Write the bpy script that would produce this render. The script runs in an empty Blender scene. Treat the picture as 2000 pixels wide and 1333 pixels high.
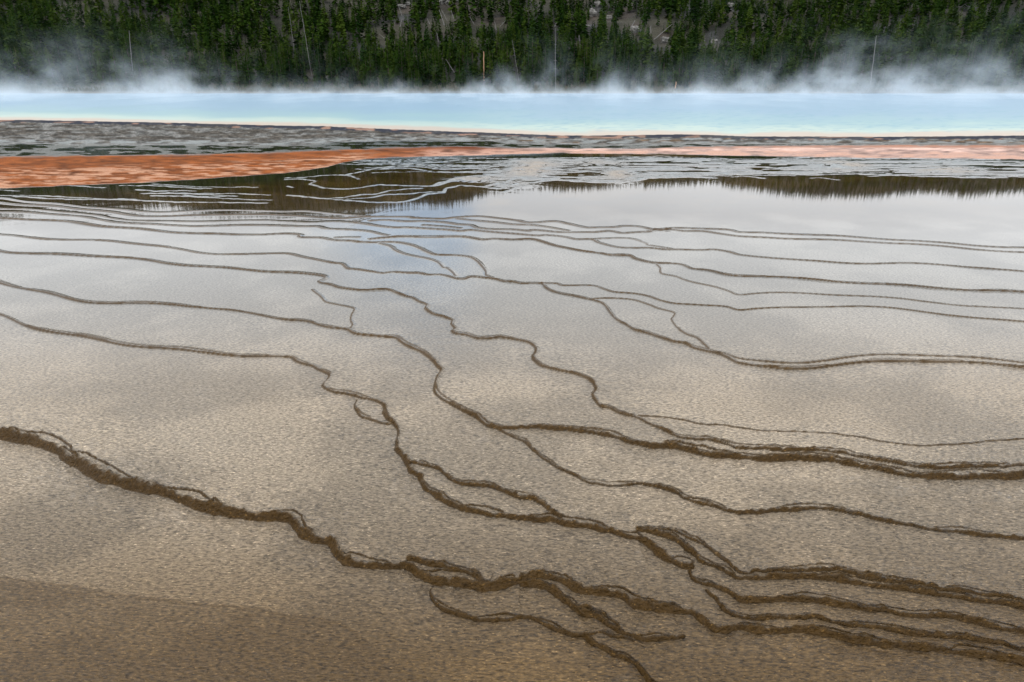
import bpy, math, random
import numpy as np
R = math.radians
random.seed(7)
rng = np.random.default_rng(11)

# ------------------------------------------------------------------ camera
F = 1296.0                                   # focal length in pixels of the 2000 px wide picture
TH = math.atan((666.5 - 158.0) / F)          # pitch below the horizon
CZ = 2.2
cam_d = bpy.data.cameras.new("camera")
cam = bpy.data.objects.new("camera", cam_d)
bpy.context.scene.collection.objects.link(cam)
cam_d.sensor_width = 36.0
cam_d.lens = F / 2000.0 * 36.0
cam_d.clip_start = 0.05
cam_d.clip_end = 4000.0
cam.location = (0, 0, CZ)
cam.rotation_euler = (math.pi / 2 - TH, 0, 0)
S = bpy.context.scene
S.camera = cam

# ------------------------------------------------------------------ light, sky, exposure
SUN_EL, SUN_AZ = R(50), R(-105)
world = bpy.data.worlds.new("World")
S.world = world
world.use_nodes = True
wn, wl = world.node_tree.nodes, world.node_tree.links
wn.clear()
out = wn.new("ShaderNodeOutputWorld")
bg = wn.new("ShaderNodeBackground"); bg.inputs[1].default_value = 0.10
sky = wn.new("ShaderNodeTexSky"); sky.sky_type = 'NISHITA'; sky.sun_disc = False
sky.sun_elevation = SUN_EL; sky.sun_rotation = SUN_AZ
geo = wn.new("ShaderNodeTexCoord")
mp = wn.new("ShaderNodeMapping"); mp.inputs['Scale'].default_value = (1.0, 1.0, 2.2)
mp.inputs['Location'].default_value = (0.35, 0.1, 0.2)
nz = wn.new("ShaderNodeTexNoise"); nz.inputs['Scale'].default_value = 2.6
nz.inputs['Detail'].default_value = 4; nz.inputs['Roughness'].default_value = 0.5
cr = wn.new("ShaderNodeValToRGB")
cr.color_ramp.elements[0].position = 0.30; cr.color_ramp.elements[0].color = (0.84, 0.84, 0.84, 1)
cr.color_ramp.elements[1].position = 0.56; cr.color_ramp.elements[1].color = (1, 1, 1, 1)
mix = wn.new("ShaderNodeMixRGB"); mix.inputs[2].default_value = (15.4, 15.8, 16.5, 1)
wl.new(geo.outputs['Generated'], mp.inputs[0]); wl.new(mp.outputs[0], nz.inputs['Vector'])
vd = wn.new("ShaderNodeVectorMath"); vd.operation = 'DISTANCE'       # a blue gap in the clouds, low above the forest
gap_az, gap_el = R(-9), R(12.5)
vd.inputs[1].default_value = (math.sin(gap_az) * math.cos(gap_el), math.cos(gap_az) * math.cos(gap_el), math.sin(gap_el))
wl.new(geo.outputs['Generated'], vd.inputs[0])
def wmath(op, a, b):
    m = wn.new("ShaderNodeMath"); m.operation = op
    for i, q in enumerate((a, b)):
        if isinstance(q, (int, float)): m.inputs[i].default_value = q
        else: wl.new(q, m.inputs[i])
    return m.outputs[0]
nz2 = wn.new("ShaderNodeTexNoise"); nz2.inputs['Scale'].default_value = 14; nz2.inputs['Detail'].default_value = 3
wl.new(geo.outputs['Generated'], nz2.inputs['Vector'])
dd = wmath('ADD', vd.outputs['Value'], wmath('MULTIPLY', wmath('SUBTRACT', nz2.outputs['Fac'], .5), .14))
gp = wn.new("ShaderNodeMapRange"); gp.inputs['From Min'].default_value = .04; gp.inputs['From Max'].default_value = .15
gp.inputs['To Min'].default_value = .5; gp.interpolation_type = 'SMOOTHSTEP'
wl.new(dd, gp.inputs['Value'])
gp.inputs['To Min'].default_value = 0.0
thin = wn.new("ShaderNodeMixRGB"); thin.inputs[1].default_value = (9.6, 12.2, 15.6, 1); thin.inputs[2].default_value = (15.3, 15.7, 16.2, 1)
wl.new(gp.outputs[0], thin.inputs[0]); wl.new(thin.outputs[0], mix.inputs[2])
wl.new(nz.outputs['Fac'], cr.inputs[0]); wl.new(cr.outputs[0], mix.inputs[0])
wl.new(sky.outputs[0], mix.inputs[1]); wl.new(mix.outputs[0], bg.inputs[0])
wl.new(bg.outputs[0], out.inputs[0])
sd = bpy.data.lights.new("sun", 'SUN'); sd.energy = 1.0; sd.angle = R(10); sd.color = (1, 0.96, 0.9)
so = bpy.data.objects.new("sun", sd); S.collection.objects.link(so)
dx, dy, dz = math.sin(SUN_AZ) * math.cos(SUN_EL), math.cos(SUN_AZ) * math.cos(SUN_EL), math.sin(SUN_EL)
import mathutils
so.rotation_euler = mathutils.Vector((dx, dy, dz)).to_track_quat('Z', 'Y').to_euler()
S.view_settings.view_transform = 'Standard'
S.view_settings.look = 'None'
S.view_settings.exposure = 0.0
S.view_settings.gamma = 1.0
S.cycles.use_denoising = True
S.cycles.denoising_prefilter = 'ACCURATE'
S.cycles.max_bounces = 6
S.cycles.volume_bounces = 1
S.cycles.volume_step_rate = 0.12
S.cycles.volume_max_steps = 256
S.cycles.sample_clamp_indirect = 4.0

# ------------------------------------------------------------------ helpers
ct, st_ = math.cos(TH), math.sin(TH)
def ground(px, py, z=0.0):
    px = np.asarray(px, float); py = np.asarray(py, float)
    u = (px - 1000) / F; v = (py - 666.5) / F
    fy = ct - v * st_; fz = -st_ - v * ct
    s = (z - CZ) / fz
    return u * s, fy * s
def tag(o, label=None, cat=None, group=None, kind=None):
    if label: o['label'] = label
    if cat: o['category'] = cat
    if group: o['group'] = group
    if kind: o['kind'] = kind
    return o
def link(o, parent=None):
    S.collection.objects.link(o)
    if parent: o.parent = parent
    return o
def mesh_np(name, co, faces, mat, smooth=True, parent=None):
    co = np.asarray(co, np.float32); faces = np.asarray(faces, np.int32)
    me = bpy.data.meshes.new(name)
    k = faces.shape[1]
    me.vertices.add(len(co)); me.vertices.foreach_set('co', co.ravel())
    me.loops.add(faces.size); me.loops.foreach_set('vertex_index', faces.ravel())
    me.polygons.add(len(faces)); me.polygons.foreach_set('loop_start', np.arange(0, faces.size, k, dtype=np.int32))
    me.polygons.foreach_set('use_smooth', np.full(len(faces), smooth))
    me.update(calc_edges=True)
    if mat: me.materials.append(mat)
    o = bpy.data.objects.new(name, me)
    return link(o, parent)
def grid_faces(nr, nc):
    i = np.arange(nr * nc).reshape(nr, nc)
    return np.stack([i[:-1, :-1], i[:-1, 1:], i[1:, 1:], i[1:, :-1]], -1).reshape(-1, 4)
def hsh(ix, iy, seed):
    h = (ix.astype(np.int64) * 374761393 + iy.astype(np.int64) * 668265263 + seed * 974711) & 0xffffffff
    h = ((h ^ (h >> 13)) * 1274126177) & 0xffffffff
    return ((h ^ (h >> 16)) & 0xffff) / 65535.0
def vn(x, y, seed=0):
    x = np.asarray(x, float); y = np.asarray(y, float)
    ix = np.floor(x); iy = np.floor(y); fx = x - ix; fy = y - iy
    fx = fx * fx * (3 - 2 * fx); fy = fy * fy * (3 - 2 * fy)
    a = hsh(ix, iy, seed); b = hsh(ix + 1, iy, seed); c = hsh(ix, iy + 1, seed); d = hsh(ix + 1, iy + 1, seed)
    return (a * (1 - fx) + b * fx) * (1 - fy) + (c * (1 - fx) + d * fx) * fy
def fbm(x, y, seed=0, octs=3):
    r = 0; a = 0.5; t = 0
    for k in range(octs):
        r = r + a * vn(x * 2 ** k, y * 2 ** k, seed + 31 * k); t += a; a *= 0.55
    return r / t
def sm(a, b, x):
    t = np.clip((x - a) / (b - a), 0, 1)
    return t * t * (3 - 2 * t)
def lerp(a, b, t): return a + (b - a) * t

def material(name):
    m = bpy.data.materials.new(name); m.use_nodes = True
    nt = m.node_tree; b = nt.nodes['Principled BSDF']
    return m, nt.nodes, nt.links, b

# ------------------------------------------------------------------ traced rims: (pixels of the 2000 px picture, width at start, at end)
DARK = [
 # near rim and its branches
 ([(555,1017),(576,1030),(590,1044),(611,1057),(637,1062),(643,1067),(651,1083),(669,1096),(693,1102),(722,1107),(767,1107),(791,1107),(804,1118),(831,1131),(855,1134),(889,1139),(921,1144),(942,1150),(963,1149),(987,1147),(1000,1143),(1016,1139),(1032,1134),(1053,1131),(1074,1134),(1101,1142),(1117,1152),(1132,1161),(1159,1163),(1185,1167),(1212,1171),(1233,1179),(1254,1185),(1281,1191),(1313,1193),(1344,1193),(1358,1205),(1376,1218),(1397,1229),(1424,1233),(1443,1230)],20,13),
 ([(791,1095),(823,1099),(841,1107),(868,1112),(894,1118),(915,1124),(931,1136),(946,1146)],10,8),
 ([(1016,1141),(1037,1141),(1058,1144),(1079,1156),(1101,1176),(1122,1189),(1140,1200),(1159,1202),(1169,1210),(1185,1224),(1201,1234),(1225,1245),(1252,1246),(1291,1250),(1318,1249),(1339,1247)],13,7),
 ([(840,1136),(839,1149),(841,1165),(852,1181),(868,1192),(889,1202),(915,1209),(947,1214),(974,1214),(1000,1211),(1016,1209),(1034,1209),(1053,1216),(1079,1222),(1101,1232),(1119,1240),(1138,1242),(1154,1255),(1172,1266),(1191,1277),(1207,1285),(1230,1290),(1246,1298),(1260,1314),(1268,1333),(1300,1350),(1360,1370)],8,11),
 ([(1138,1242),(1154,1240),(1169,1237),(1185,1240),(1207,1247),(1240,1252)],7,5),
 ([(1122,1189),(1135,1186),(1160,1194),(1180,1206),(1200,1222),(1215,1240)],6,6),
 # long middle rim
 ([(556,699),(568,701),(577,708),(595,714),(608,717),(620,724),(633,729),(641,734),(638,741),(628,753),(635,761),(651,767),(671,770),(689,774),(705,778),(723,781),(739,787),(748,796),(746,806),(752,815),(761,824),(773,835),(775,846),(770,862),(770,875),(779,887),(788,898),(797,914),(800,923),(813,929),(820,941),(831,954),(847,968),(869,980),(886,988),(905,997),(929,1002),(955,1006),(984,1008),(1000,1010),(1026,1012),(1053,1016),(1079,1017),(1106,1026),(1132,1029),(1159,1031),(1180,1037),(1201,1043),(1228,1051),(1249,1055),(1267,1068),(1286,1083),(1304,1092),(1323,1102),(1344,1107),(1360,1105)],6,15),
 ([(1344,1108),(1355,1126),(1371,1136),(1389,1141),(1410,1153),(1429,1165),(1443,1176)],9,12),
 ([(1373,1144),(1387,1163),(1402,1181),(1416,1197),(1443,1208)],6,8),
 ([(1240,1041),(1265,1041),(1291,1050),(1318,1057),(1339,1070),(1355,1083),(1371,1099),(1397,1110),(1424,1123),(1443,1132)],10,11),
 ([(1240,1039),(1265,1037),(1318,1045),(1371,1065),(1397,1086),(1443,1122)],4,7),
 ([(797,910),(815,907),(831,912),(847,916),(860,923),(869,932),(883,941),(901,948),(932,950),(955,952),(977,960),(1000,969),(1013,974),(1045,980),(1050,984),(1066,996),(1079,1006),(1101,1017)],8,8),
 ([(696,779),(692,790),(694,799),(703,813),(716,817),(730,821),(748,826),(764,827)],5,7),
 # rim above
 ([(556,626),(572,627),(590,628),(606,631),(620,636),(640,641),(656,643),(674,645),(689,653),(707,656),(730,658),(752,660),(770,661),(782,670),(797,679),(820,688),(842,705),(851,716),(859,725),(851,738),(847,752),(847,765),(860,779),(883,792),(905,804),(928,815),(950,831),(971,837),(1000,839),(1034,836),(1056,837),(1090,840),(1124,842),(1157,845),(1184,850),(1207,855),(1225,863),(1252,868),(1274,873),(1292,873),(1315,871),(1337,876),(1364,884),(1396,889),(1423,889),(1443,893)],5,13),
 ([(971,837),(991,846),(1013,857),(1027,864),(1040,879),(1063,898),(1090,916),(1112,926),(1139,939),(1162,944),(1191,948),(1225,947),(1247,945),(1270,950),(1295,952),(1315,960),(1337,972),(1360,981),(1379,987),(1405,993),(1424,998),(1443,1002)],5,9),
 ([(556,534),(590,536),(624,540),(632,544),(621,550),(624,554),(640,557),(658,563),(676,566),(707,569),(741,567),(757,568),(770,573),(788,580),(802,583),(815,590),(831,597),(829,605),(842,614),(860,619),(874,624),(882,627),(880,634),(886,643),(880,647),(887,653),(910,656),(932,663),(955,663),(977,661),(1000,664),(1018,667),(1034,672),(1044,681),(1043,691),(1038,701),(1052,714),(1067,719),(1090,725),(1112,729),(1135,736),(1151,744),(1159,754),(1161,762),(1155,772),(1162,785),(1173,796),(1187,798),(1202,804),(1225,813),(1243,817),(1256,824),(1274,832),(1295,841),(1315,852),(1333,859),(1360,862),(1382,862),(1405,867),(1427,873),(1443,878)],4,8),
 ([(1243,814),(1270,816),(1295,817),(1319,820),(1344,825),(1371,830),(1405,832),(1443,837)],2.5,2.5),
 ([(1300,866),(1330,866),(1360,872),(1400,880)],5,4),
 ([(606,566),(624,580),(635,591),(662,597),(685,602),(690,606),(685,616),(683,627),(687,636),(680,643)],2,3),
 ([(557,497),(586,503),(617,509),(647,515),(665,517),(676,526),(696,528),(730,533),(748,535),(766,533),(797,535),(815,535),(833,538),(860,538),(876,542),(892,546),(910,546),(921,542),(944,544),(966,547),(982,551),(1000,552),(1018,555),(1054,555),(1063,563),(1076,570),(1094,575),(1121,580),(1139,584),(1162,589),(1178,596),(1189,611),(1202,625),(1220,635),(1238,646),(1265,653),(1292,662),(1315,669),(1335,672),(1351,680),(1373,686),(1400,692),(1418,699),(1443,711)],1.5,7),
 ([(1400,690),(1420,695),(1443,702)],4,4),
 ([(1054,555),(1085,555),(1099,559),(1155,559),(1175,565),(1198,572),(1238,575),(1265,580),(1288,588),(1315,594),(1346,596),(1382,598),(1416,600),(1443,607)],3,4),
 ([(1157,586),(1175,584),(1202,584),(1236,587),(1265,596),(1283,603),(1314,611),(1314,618),(1310,625),(1322,642),(1337,653),(1358,661),(1371,672),(1382,683)],2.5,2.5),
 ([(556,458),(580,460),(584,465),(624,466),(640,469),(658,471),(685,472),(696,474),(730,475),(752,474),(775,475),(797,479),(815,485),(829,492),(849,499),(887,500),(914,503),(928,510),(937,519),(946,530),(948,539),(962,544)],4,3),
 ([(737,476),(759,482),(770,490),(788,497),(811,502),(836,507),(854,514),(863,523),(872,525),(883,534),(887,540)],1.5,2),
 ([(719,469),(752,466),(786,464),(836,465),(887,464),(910,465),(932,469),(946,470),(966,468),(1000,470),(1036,469),(1056,474),(1079,481),(1108,487),(1135,492),(1169,496),(1191,500),(1225,501),(1238,507),(1274,515),(1324,517),(1349,526),(1382,530),(1416,538),(1443,541)],3,5),
 ([(1279,516),(1287,524),(1290,535),(1319,541),(1337,548),(1360,554),(1394,561),(1423,570),(1443,577)],2,2.5),
 ([(556,443),(590,444),(617,444),(635,448),(694,451),(721,454),(741,459),(759,462)],2,1.5),
 ([(650,466),(676,465),(705,465)],1.5,1.5),
 ([(556,422),(579,423),(635,427),(671,428),(707,425),(752,425),(793,425),(806,427),(865,429),(892,426),(932,424),(966,427),(1000,431),(1025,436),(1052,436),(1083,434),(1108,439),(1144,446),(1166,446),(1207,445),(1220,443),(1247,444),(1274,450),(1297,449),(1324,447),(1360,448),(1418,450),(1443,455)],3,3),
 ([(1297,450),(1315,450),(1337,453),(1371,453),(1405,458),(1443,463)],3,3),
 ([(1272,449),(1290,451),(1315,449)],4,4),
 ([(685,435),(712,439),(737,443),(766,446),(797,446),(831,448),(865,450),(901,453),(919,451),(950,454),(1000,458),(1049,462),(1067,461),(1099,464),(1124,469),(1153,469),(1166,475),(1202,484),(1236,486),(1270,486),(1299,489),(1326,489),(1371,490),(1394,489),(1421,493),(1443,499)],2,4),
 ([(1153,469),(1187,467),(1229,467),(1259,476),(1265,480),(1315,488)],1.2,1.5),
 ([(719,433),(752,431),(786,434),(831,434),(865,436),(892,440),(914,441),(928,446),(955,449),(1000,450),(1034,453),(1045,451),(1090,455),(1144,455),(1166,455),(1191,453),(1214,457),(1247,455),(1270,454),(1277,451)],2,3),
 ([(887,428),(932,433),(966,436),(1000,440),(1034,441),(1067,445),(1112,453)],1.8,1.8),
 ([(820,441),(865,444),(901,448)],1.5,1.5),
 ([(556,414),(595,413),(640,417),(685,421),(719,424)],1.2,1.5),
 ([(556,434),(610,436),(650,434),(700,437)],1.0,1.0),
]
PALE = [
 ([(556,349),(595,347),(640,343),(676,343),(707,336),(734,330),(775,325),(820,324),(876,324),(932,325),(1000,322)],2.2,2),
 ([(676,343),(690,347),(698,351)],1.5,1.5),
 ([(556,352),(580,350),(613,354),(602,360),(629,368),(667,370),(700,368),(741,362),(797,364),(849,364),(865,361),(880,355),(899,350),(939,344),(955,348),(1000,345)],1.6,2.5),
 ([(556,382),(584,384),(612,387),(640,389),(685,393),(730,396),(786,395),(804,391),(820,387),(836,380),(869,376),(874,369),(901,363),(946,366),(973,369),(990,366),(1022,359),(1045,357)],2.2,2.4),
 ([(640,389),(674,386),(707,381),(741,379),(764,373),(809,369),(829,368)],1.8,1.8),
 ([(674,390),(705,388),(730,386),(752,381),(797,379),(820,377),(869,375)],1.8,1.6),
 ([(743,331),(770,329),(797,330),(820,333),(842,336)],2,1.8),
 ([(743,331),(760,329),(797,326),(830,328),(865,332),(899,332),(932,329),(977,325),(1010,322)],1.8,1.8),
 ([(680,315),(707,314),(752,316),(786,320),(800,325)],1.8,1.6),
 ([(850,336),(880,337),(932,338),(970,335),(1000,332)],1.8,2),
 ([(860,318),(880,315),(910,314),(944,318),(977,320)],1.8,1.8),
 ([(849,364),(862,358),(885,352),(905,347),(935,345),(965,350)],3,3),
 ([(855,361),(885,355),(925,350),(960,347)],2.4,2.4),
 ([(946,366),(966,361),(989,357),(1010,350),(1050,346)],3,3),
 ([(985,376),(1000,371),(1015,366),(1030,362)],2.5,1.5),
 ([(1000,364),(1022,359),(1045,357),(1090,351),(1115,354),(1144,356),(1191,357),(1215,353),(1243,354),(1265,348),(1290,346),(1315,344),(1355,343),(1394,342),(1443,339)],3,2.5),
 ([(1052,356),(1080,350),(1100,346),(1140,349),(1170,351)],2,2),
 ([(556,364),(570,367),(575,367)],1.3,1),
 ([(620,314),(650,320),(700,322),(740,322)],1.2,1),
]
# streaky sinter terraces on the right: many short nearly level rims
r_ = random.Random(5)
for k in range(100):
    x0 = r_.uniform(890, 1900); y0 = r_.uniform(308, 350) - 5 * (x0 > 1200) * r_.random()
    L = r_.uniform(50, 230); n = 7; pts = []; s = r_.uniform(-.02, .035)
    y = y0; ph = r_.uniform(0, 6)
    if x0 < 1000 and y0 > 340: continue
    for i in range(n):
        pts.append((x0 + L * i / (n - 1), y0 + s * L * i / (n - 1) + 1.2 * math.sin(ph + i * 0.9)))
    PALE.append((pts, r_.uniform(0.9, 2.3), r_.uniform(0.6, 1.6)))
for k in range(70):
    x0 = r_.uniform(680, 1120); y0 = r_.uniform(309, 338); L = r_.uniform(40, 170); ph = r_.uniform(0, 6)
    y0 = max(y0, 318 - (x0 - 680) * .06)
    PALE.append(([(x0 + L * i / 6, y0 - .01 * L * i / 6 + .8 * math.sin(ph + i)) for i in range(7)], r_.uniform(.5, 1.5), r_.uniform(.4, 1)))
for k in range(16):      # beyond the left edge of the picture
    x0 = r_.uniform(-300, 470); y0 = r_.uniform(352, 402); L = r_.uniform(80, 330); ph = r_.uniform(0, 6)
    pts = [(x0 + L * i / 6, y0 + .03 * L * i / 6 + 1.5 * math.sin(ph + i)) for i in range(7)]
    pts = [p for p in pts if p[0] < 560]
    if len(pts) > 2: PALE.append((pts, r_.uniform(1, 2.2), 1.2))

FLOW = lambda x, y: 0.16 * math.sin(x * 0.9 + y * 0.5) + 0.10 * math.sin(x * 2.3 - y * 1.1 + 1.0) + 0.20 * math.sin(x * 1.9 + y * 1.3 + 2.0) + 0.14 * math.sin(x * 4.4 - y * 2.1)
def extend(pts, w0, w1):
    """carry a rim that leaves the picture on into the ground beside it"""
    X, Y = ground([p[0] for p in pts], [p[1] for p in pts])
    X = list(X); Y = list(Y); W = list(np.linspace(w0, w1, len(X)))
    def px_scale(x, y): return y
    if pts[0][0] <= 558 and pts[0][1] > 400:
        x, y, w = X[0], Y[0], w0
        ex, ey, ew = [], [], []
        for i in range(60):
            st = 0.035 * y
            x -= st; y -= st * (-0.22 + FLOW(x * 3 / max(y, 2) ** .5, y)) * 1.0
            w += 0.02
            if y < 1.2: break
            ex.append(x); ey.append(y); ew.append(w)
            if abs(x / y) > 1.5: break
        X = ex[::-1] + X; Y = ey[::-1] + Y; W = ew[::-1] + W
    if pts[-1][0] >= 1439:
        x, y, w = X[-1], Y[-1], w1
        for i in range(60):
            st = 0.035 * y
            x += st; y += st * (-0.16 + FLOW(x * 3 / max(y, 2) ** .5 + 2.0, y))
            if y < 1.2: break
            X.append(x); Y.append(y); W.append(w)
            if abs(x / y) > 1.5: break
    return np.array(X), np.array(Y), np.array(W)
def smooth_curve(X, Y, W, n=4):
    P = np.stack([X, Y, W], 1); P = np.vstack([2 * P[0] - P[1], P, 2 * P[-1] - P[-2]])
    out = []
    for i in range(1, len(P) - 2):
        p0, p1, p2, p3 = P[i - 1], P[i], P[i + 1], P[i + 2]
        for k in range(n):
            t = k / n
            out.append(0.5 * ((2 * p1) + (-p0 + p2) * t + (2 * p0 - 5 * p1 + 4 * p2 - p3) * t * t + (-p0 + 3 * p1 - 3 * p2 + p3) * t ** 3))
    out.append(P[-2])
    return np.array(out)

# ------------------------------------------------------------------ terraces: one sheet of ground
NC = 1760
tt = np.linspace(-1.28, 1.28, NC)
rows = []
y = 236.0
while y < 1480:
    rows.append(y)
    y += 0.62 if y < 430 else (0.8 if y < 640 else 1.3)
rows = np.array(rows); NR = len(rows)
v = (rows - 666.5) / F
fy = ct - v * st_; fz = -st_ - v * ct
Yr = (0 - CZ) / fz * fy
rr = np.hypot(Yr, CZ)                       # distance from the eye in the middle
dYr = -np.gradient(Yr)
X = (Yr[:, None] * tt[None, :]); Y = np.repeat(Yr[:, None], NC, 1)
PX = 1000 + tt[None, :] * fy[:, None] * F; PY = np.repeat(rows[:, None], NC, 1)
Z = np.zeros_like(X)
rim = np.zeros_like(X); crust_glint = np.zeros_like(X); below = np.zeros_like(X)
wx = 0.30 * (fbm(X * 9, Y * 9, 3, 2) - .5) + 0.05 * (vn(X * 38, Y * 38, 8) - .5)
wy = 0.30 * (fbm(X * 9, Y * 9, 5, 2) - .5) + 0.05 * (vn(X * 38, Y * 38, 9) - .5)
wf = 1 - .94 * sm(2.6, 5.5, Y)
WX = X + wx * 0.12 * wf; WY = Y + wy * 0.12 * wf
lump = lerp(fbm(X * 30, Y * 30, 21, 3), fbm(X * 4, Y * 4, 22, 3), sm(3, 6, Y))

def carve(C, pale):
    global Z
    L = 2.2 if not pale else 1.0
    n = len(C)
    Ys = C[:, 1]; reach_max = 0.18 * Ys.max() + .1
    r0 = np.searchsorted(-Yr, -(Ys.max() + reach_max)); r1 = np.searchsorted(-Yr, -(Ys.min() - 0.18 * Ys.min() - .1))
    r0 = max(r0 - 1, 0); r1 = min(r1 + 1, NR)
    tc = C[:, 0] / C[:, 1]
    c0 = max(np.searchsorted(tt, tc.min() - .25) , 0); c1 = min(np.searchsorted(tt, tc.max() + .25), NC)
    if r1 - r0 < 2 or c1 - c0 < 2: return
    sx = WX[r0:r1, c0:c1]; sy = WY[r0:r1, c0:c1]
    D = np.full(sx.shape, 1e9); SG = np.ones(sx.shape); PR = np.zeros(sx.shape); WW = np.zeros(sx.shape)
    cum = np.concatenate([[0], np.cumsum(np.hypot(np.diff(C[:, 0]), np.diff(C[:, 1])))])
    for i in range(n - 1):
        ax, ay, aw = C[i]; bx, by, bw = C[i + 1]
        reach = 0.10 * min(ay, by) + .12
        ylo, yhi = min(ay, by) - reach, max(ay, by) + reach
        q0 = max(np.searchsorted(-Yr, -yhi), r0) - r0; q1 = min(np.searchsorted(-Yr, -ylo), r1) - r0
        if q1 <= q0: continue
        xlo, xhi = min(ax, bx) - reach, max(ax, bx) + reach
        tl = min(xlo / ylo, xlo / yhi); th = max(xhi / ylo, xhi / yhi)
        k0 = max(np.searchsorted(tt, tl), c0) - c0; k1 = min(np.searchsorted(tt, th), c1) - c0
        if k1 <= k0: continue
        x = sx[q0:q1, k0:k1]; y = sy[q0:q1, k0:k1]
        ex, ey = bx - ax, by - ay; l2 = ex * ex + ey * ey + 1e-12
        s = np.clip(((x - ax) * ex + (y - ay) * ey) / l2, 0, 1)
        dxx = x - ax - s * ex; dyy = y - ay - s * ey
        d = np.hypot(dxx, dyy)
        Dv = D[q0:q1, k0:k1]; m = d < Dv
        Dv[m] = d[m]
        sg = np.sign(ex * dyy - ey * dxx); sg[sg == 0] = 1
        SG[q0:q1, k0:k1][m] = sg[m]
        PR[q0:q1, k0:k1][m] = (cum[i] + s * math.sqrt(l2))[m]
        WW[q0:q1, k0:k1][m] = (aw + (bw - aw) * s)[m]
    ok = D < 1e8
    if not ok.any(): return
    ly = Y[r0:r1, c0:c1]
    el = np.arctan2(CZ, ly)
    dist = np.hypot(ly, CZ)
    e = WW * dist / F * lerp(.8, .86, sm(5, 12, WW)) / (1.3 * np.cos(el) + 1.1 * np.sin(el)) * (1 + (lump[r0:r1, c0:c1] - .5) * lerp(.8, .2, sm(3, 6, ly)))
    if not pale: e = e * (.62 + .76 * vn(PR / (.045 * ly + .02), 0 * PR + 3.7, int(C[0, 1] * 977) % 9999))
    h = e * (0.6 if pale else 1.25)
    tf = lerp(.5, .06, sm(2.5, 7, ly))
    dY = dYr[r0:r1][:, None]
    ee = np.maximum(e * (.6 if pale else 1), 1.25 * dY)
    ez = np.maximum(ee, 2.1 * dY)
    kk = np.clip(e * (np.cos(el) + np.sin(el)) / (np.maximum(ee, dY) * np.sin(el)), 0.0, 1)     # how much of the ring the eye can see
    d = D * SG
    fade = sm(0, 0.25, PR / (0.012 * ly)) if True else 1
    fade = np.where(PR < 1e-6, 0, fade) * np.where(PR > cum[-1] - 1e-6, 0, sm(0, .25, (cum[-1] - PR) / (0.012 * ly)))
    Ls = 0.055 * ly + .05
    up = -0.5 + sm(0, 1, d / ez)
    z = h * tf * np.where(d < 0, -np.exp(np.minimum(d, 0) / Ls), np.where(d > ez, np.exp(-np.maximum(d - ez, 0) / Ls), 2 * up))
    z += h * (0.2 + (1 - 2 * tf)) * np.exp(-((d - ee * 1.05) / (ez * 0.6)) ** 2) * np.sqrt(ee / ez)
    edge = sm(0.10 * ly + .12, 0.05 * ly, D)
    Z[r0:r1, c0:c1] += np.where(ok, z * fade * edge, 0)
    band = sm(-0.15, 0.05, d / ee) * (1 - sm(0.8, 1.5, d / ee)) * (1.05 + (lump[r0:r1, c0:c1] - .5) * .3) * np.sqrt(fade) * (0.45 + .55 * kk)
    band = np.where(ok, np.clip(band, 0, 1), 0)
    T = crust_glint if pale else rim
    T[r0:r1, c0:c1] = np.maximum(T[r0:r1, c0:c1], band)
    if not pale:
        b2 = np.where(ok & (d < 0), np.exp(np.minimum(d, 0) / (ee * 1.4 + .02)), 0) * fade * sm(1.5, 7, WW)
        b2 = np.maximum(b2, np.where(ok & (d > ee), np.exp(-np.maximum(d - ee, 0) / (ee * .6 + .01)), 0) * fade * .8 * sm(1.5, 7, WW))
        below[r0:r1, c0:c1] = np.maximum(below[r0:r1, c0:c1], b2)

for pts, w0, w1 in DARK:
    Xc, Yc, Wc = extend(pts, w0, w1); Cc = smooth_curve(Xc, Yc, Wc); carve(Cc, False)
    # thin secondary lips that split off uphill and join again
    jr = random.Random(int(pts[0][1] * 3 + pts[-1][0]))
    if max(w0, w1) < 5: continue
    i = jr.randint(2, 10)
    while i < len(Cc) - 8:
        n_ = jr.randint(9, 26); seg = Cc[i:i + n_].copy()
        if len(seg) < 6: break
        wpx = seg[:, 2] * seg[:, 1] / F * 1.6
        bow = np.sin(np.linspace(0, math.pi, len(seg))) * jr.uniform(.3, 1.0)
        seg[:, 1] += wpx * (bow + .45) + np.cumsum([jr.uniform(-.15, .15) for _ in seg]) * wpx * .12
        seg[:, 2] = np.maximum(1.2, seg[:, 2] * jr.uniform(.15, .32))
        carve(seg, False)
        i += jr.randint(10, 30)
for pts, w0, w1 in PALE:
    jr = random.Random(int(pts[0][0] * 7 + pts[0][1])); q = [pts[0]]
    for (xa, ya), (xb, yb) in zip(pts[:-1], pts[1:]):
        k_ = max(1, int(abs(xb - xa) / 9))
        for i in range(1, k_ + 1): q.append((lerp(xa, xb, i / k_), lerp(ya, yb, i / k_) + jr.uniform(-.55, .55)))
    pts = q
    Xc, Yc = ground([p[0] for p in pts], [p[1] for p in pts])
    carve(smooth_curve(Xc, Yc, np.linspace(w0, w1, len(pts)) * .5 * np.array([jr.choice((.4, .8, 1.1, 1.5)) for _ in pts])), True)

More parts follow.
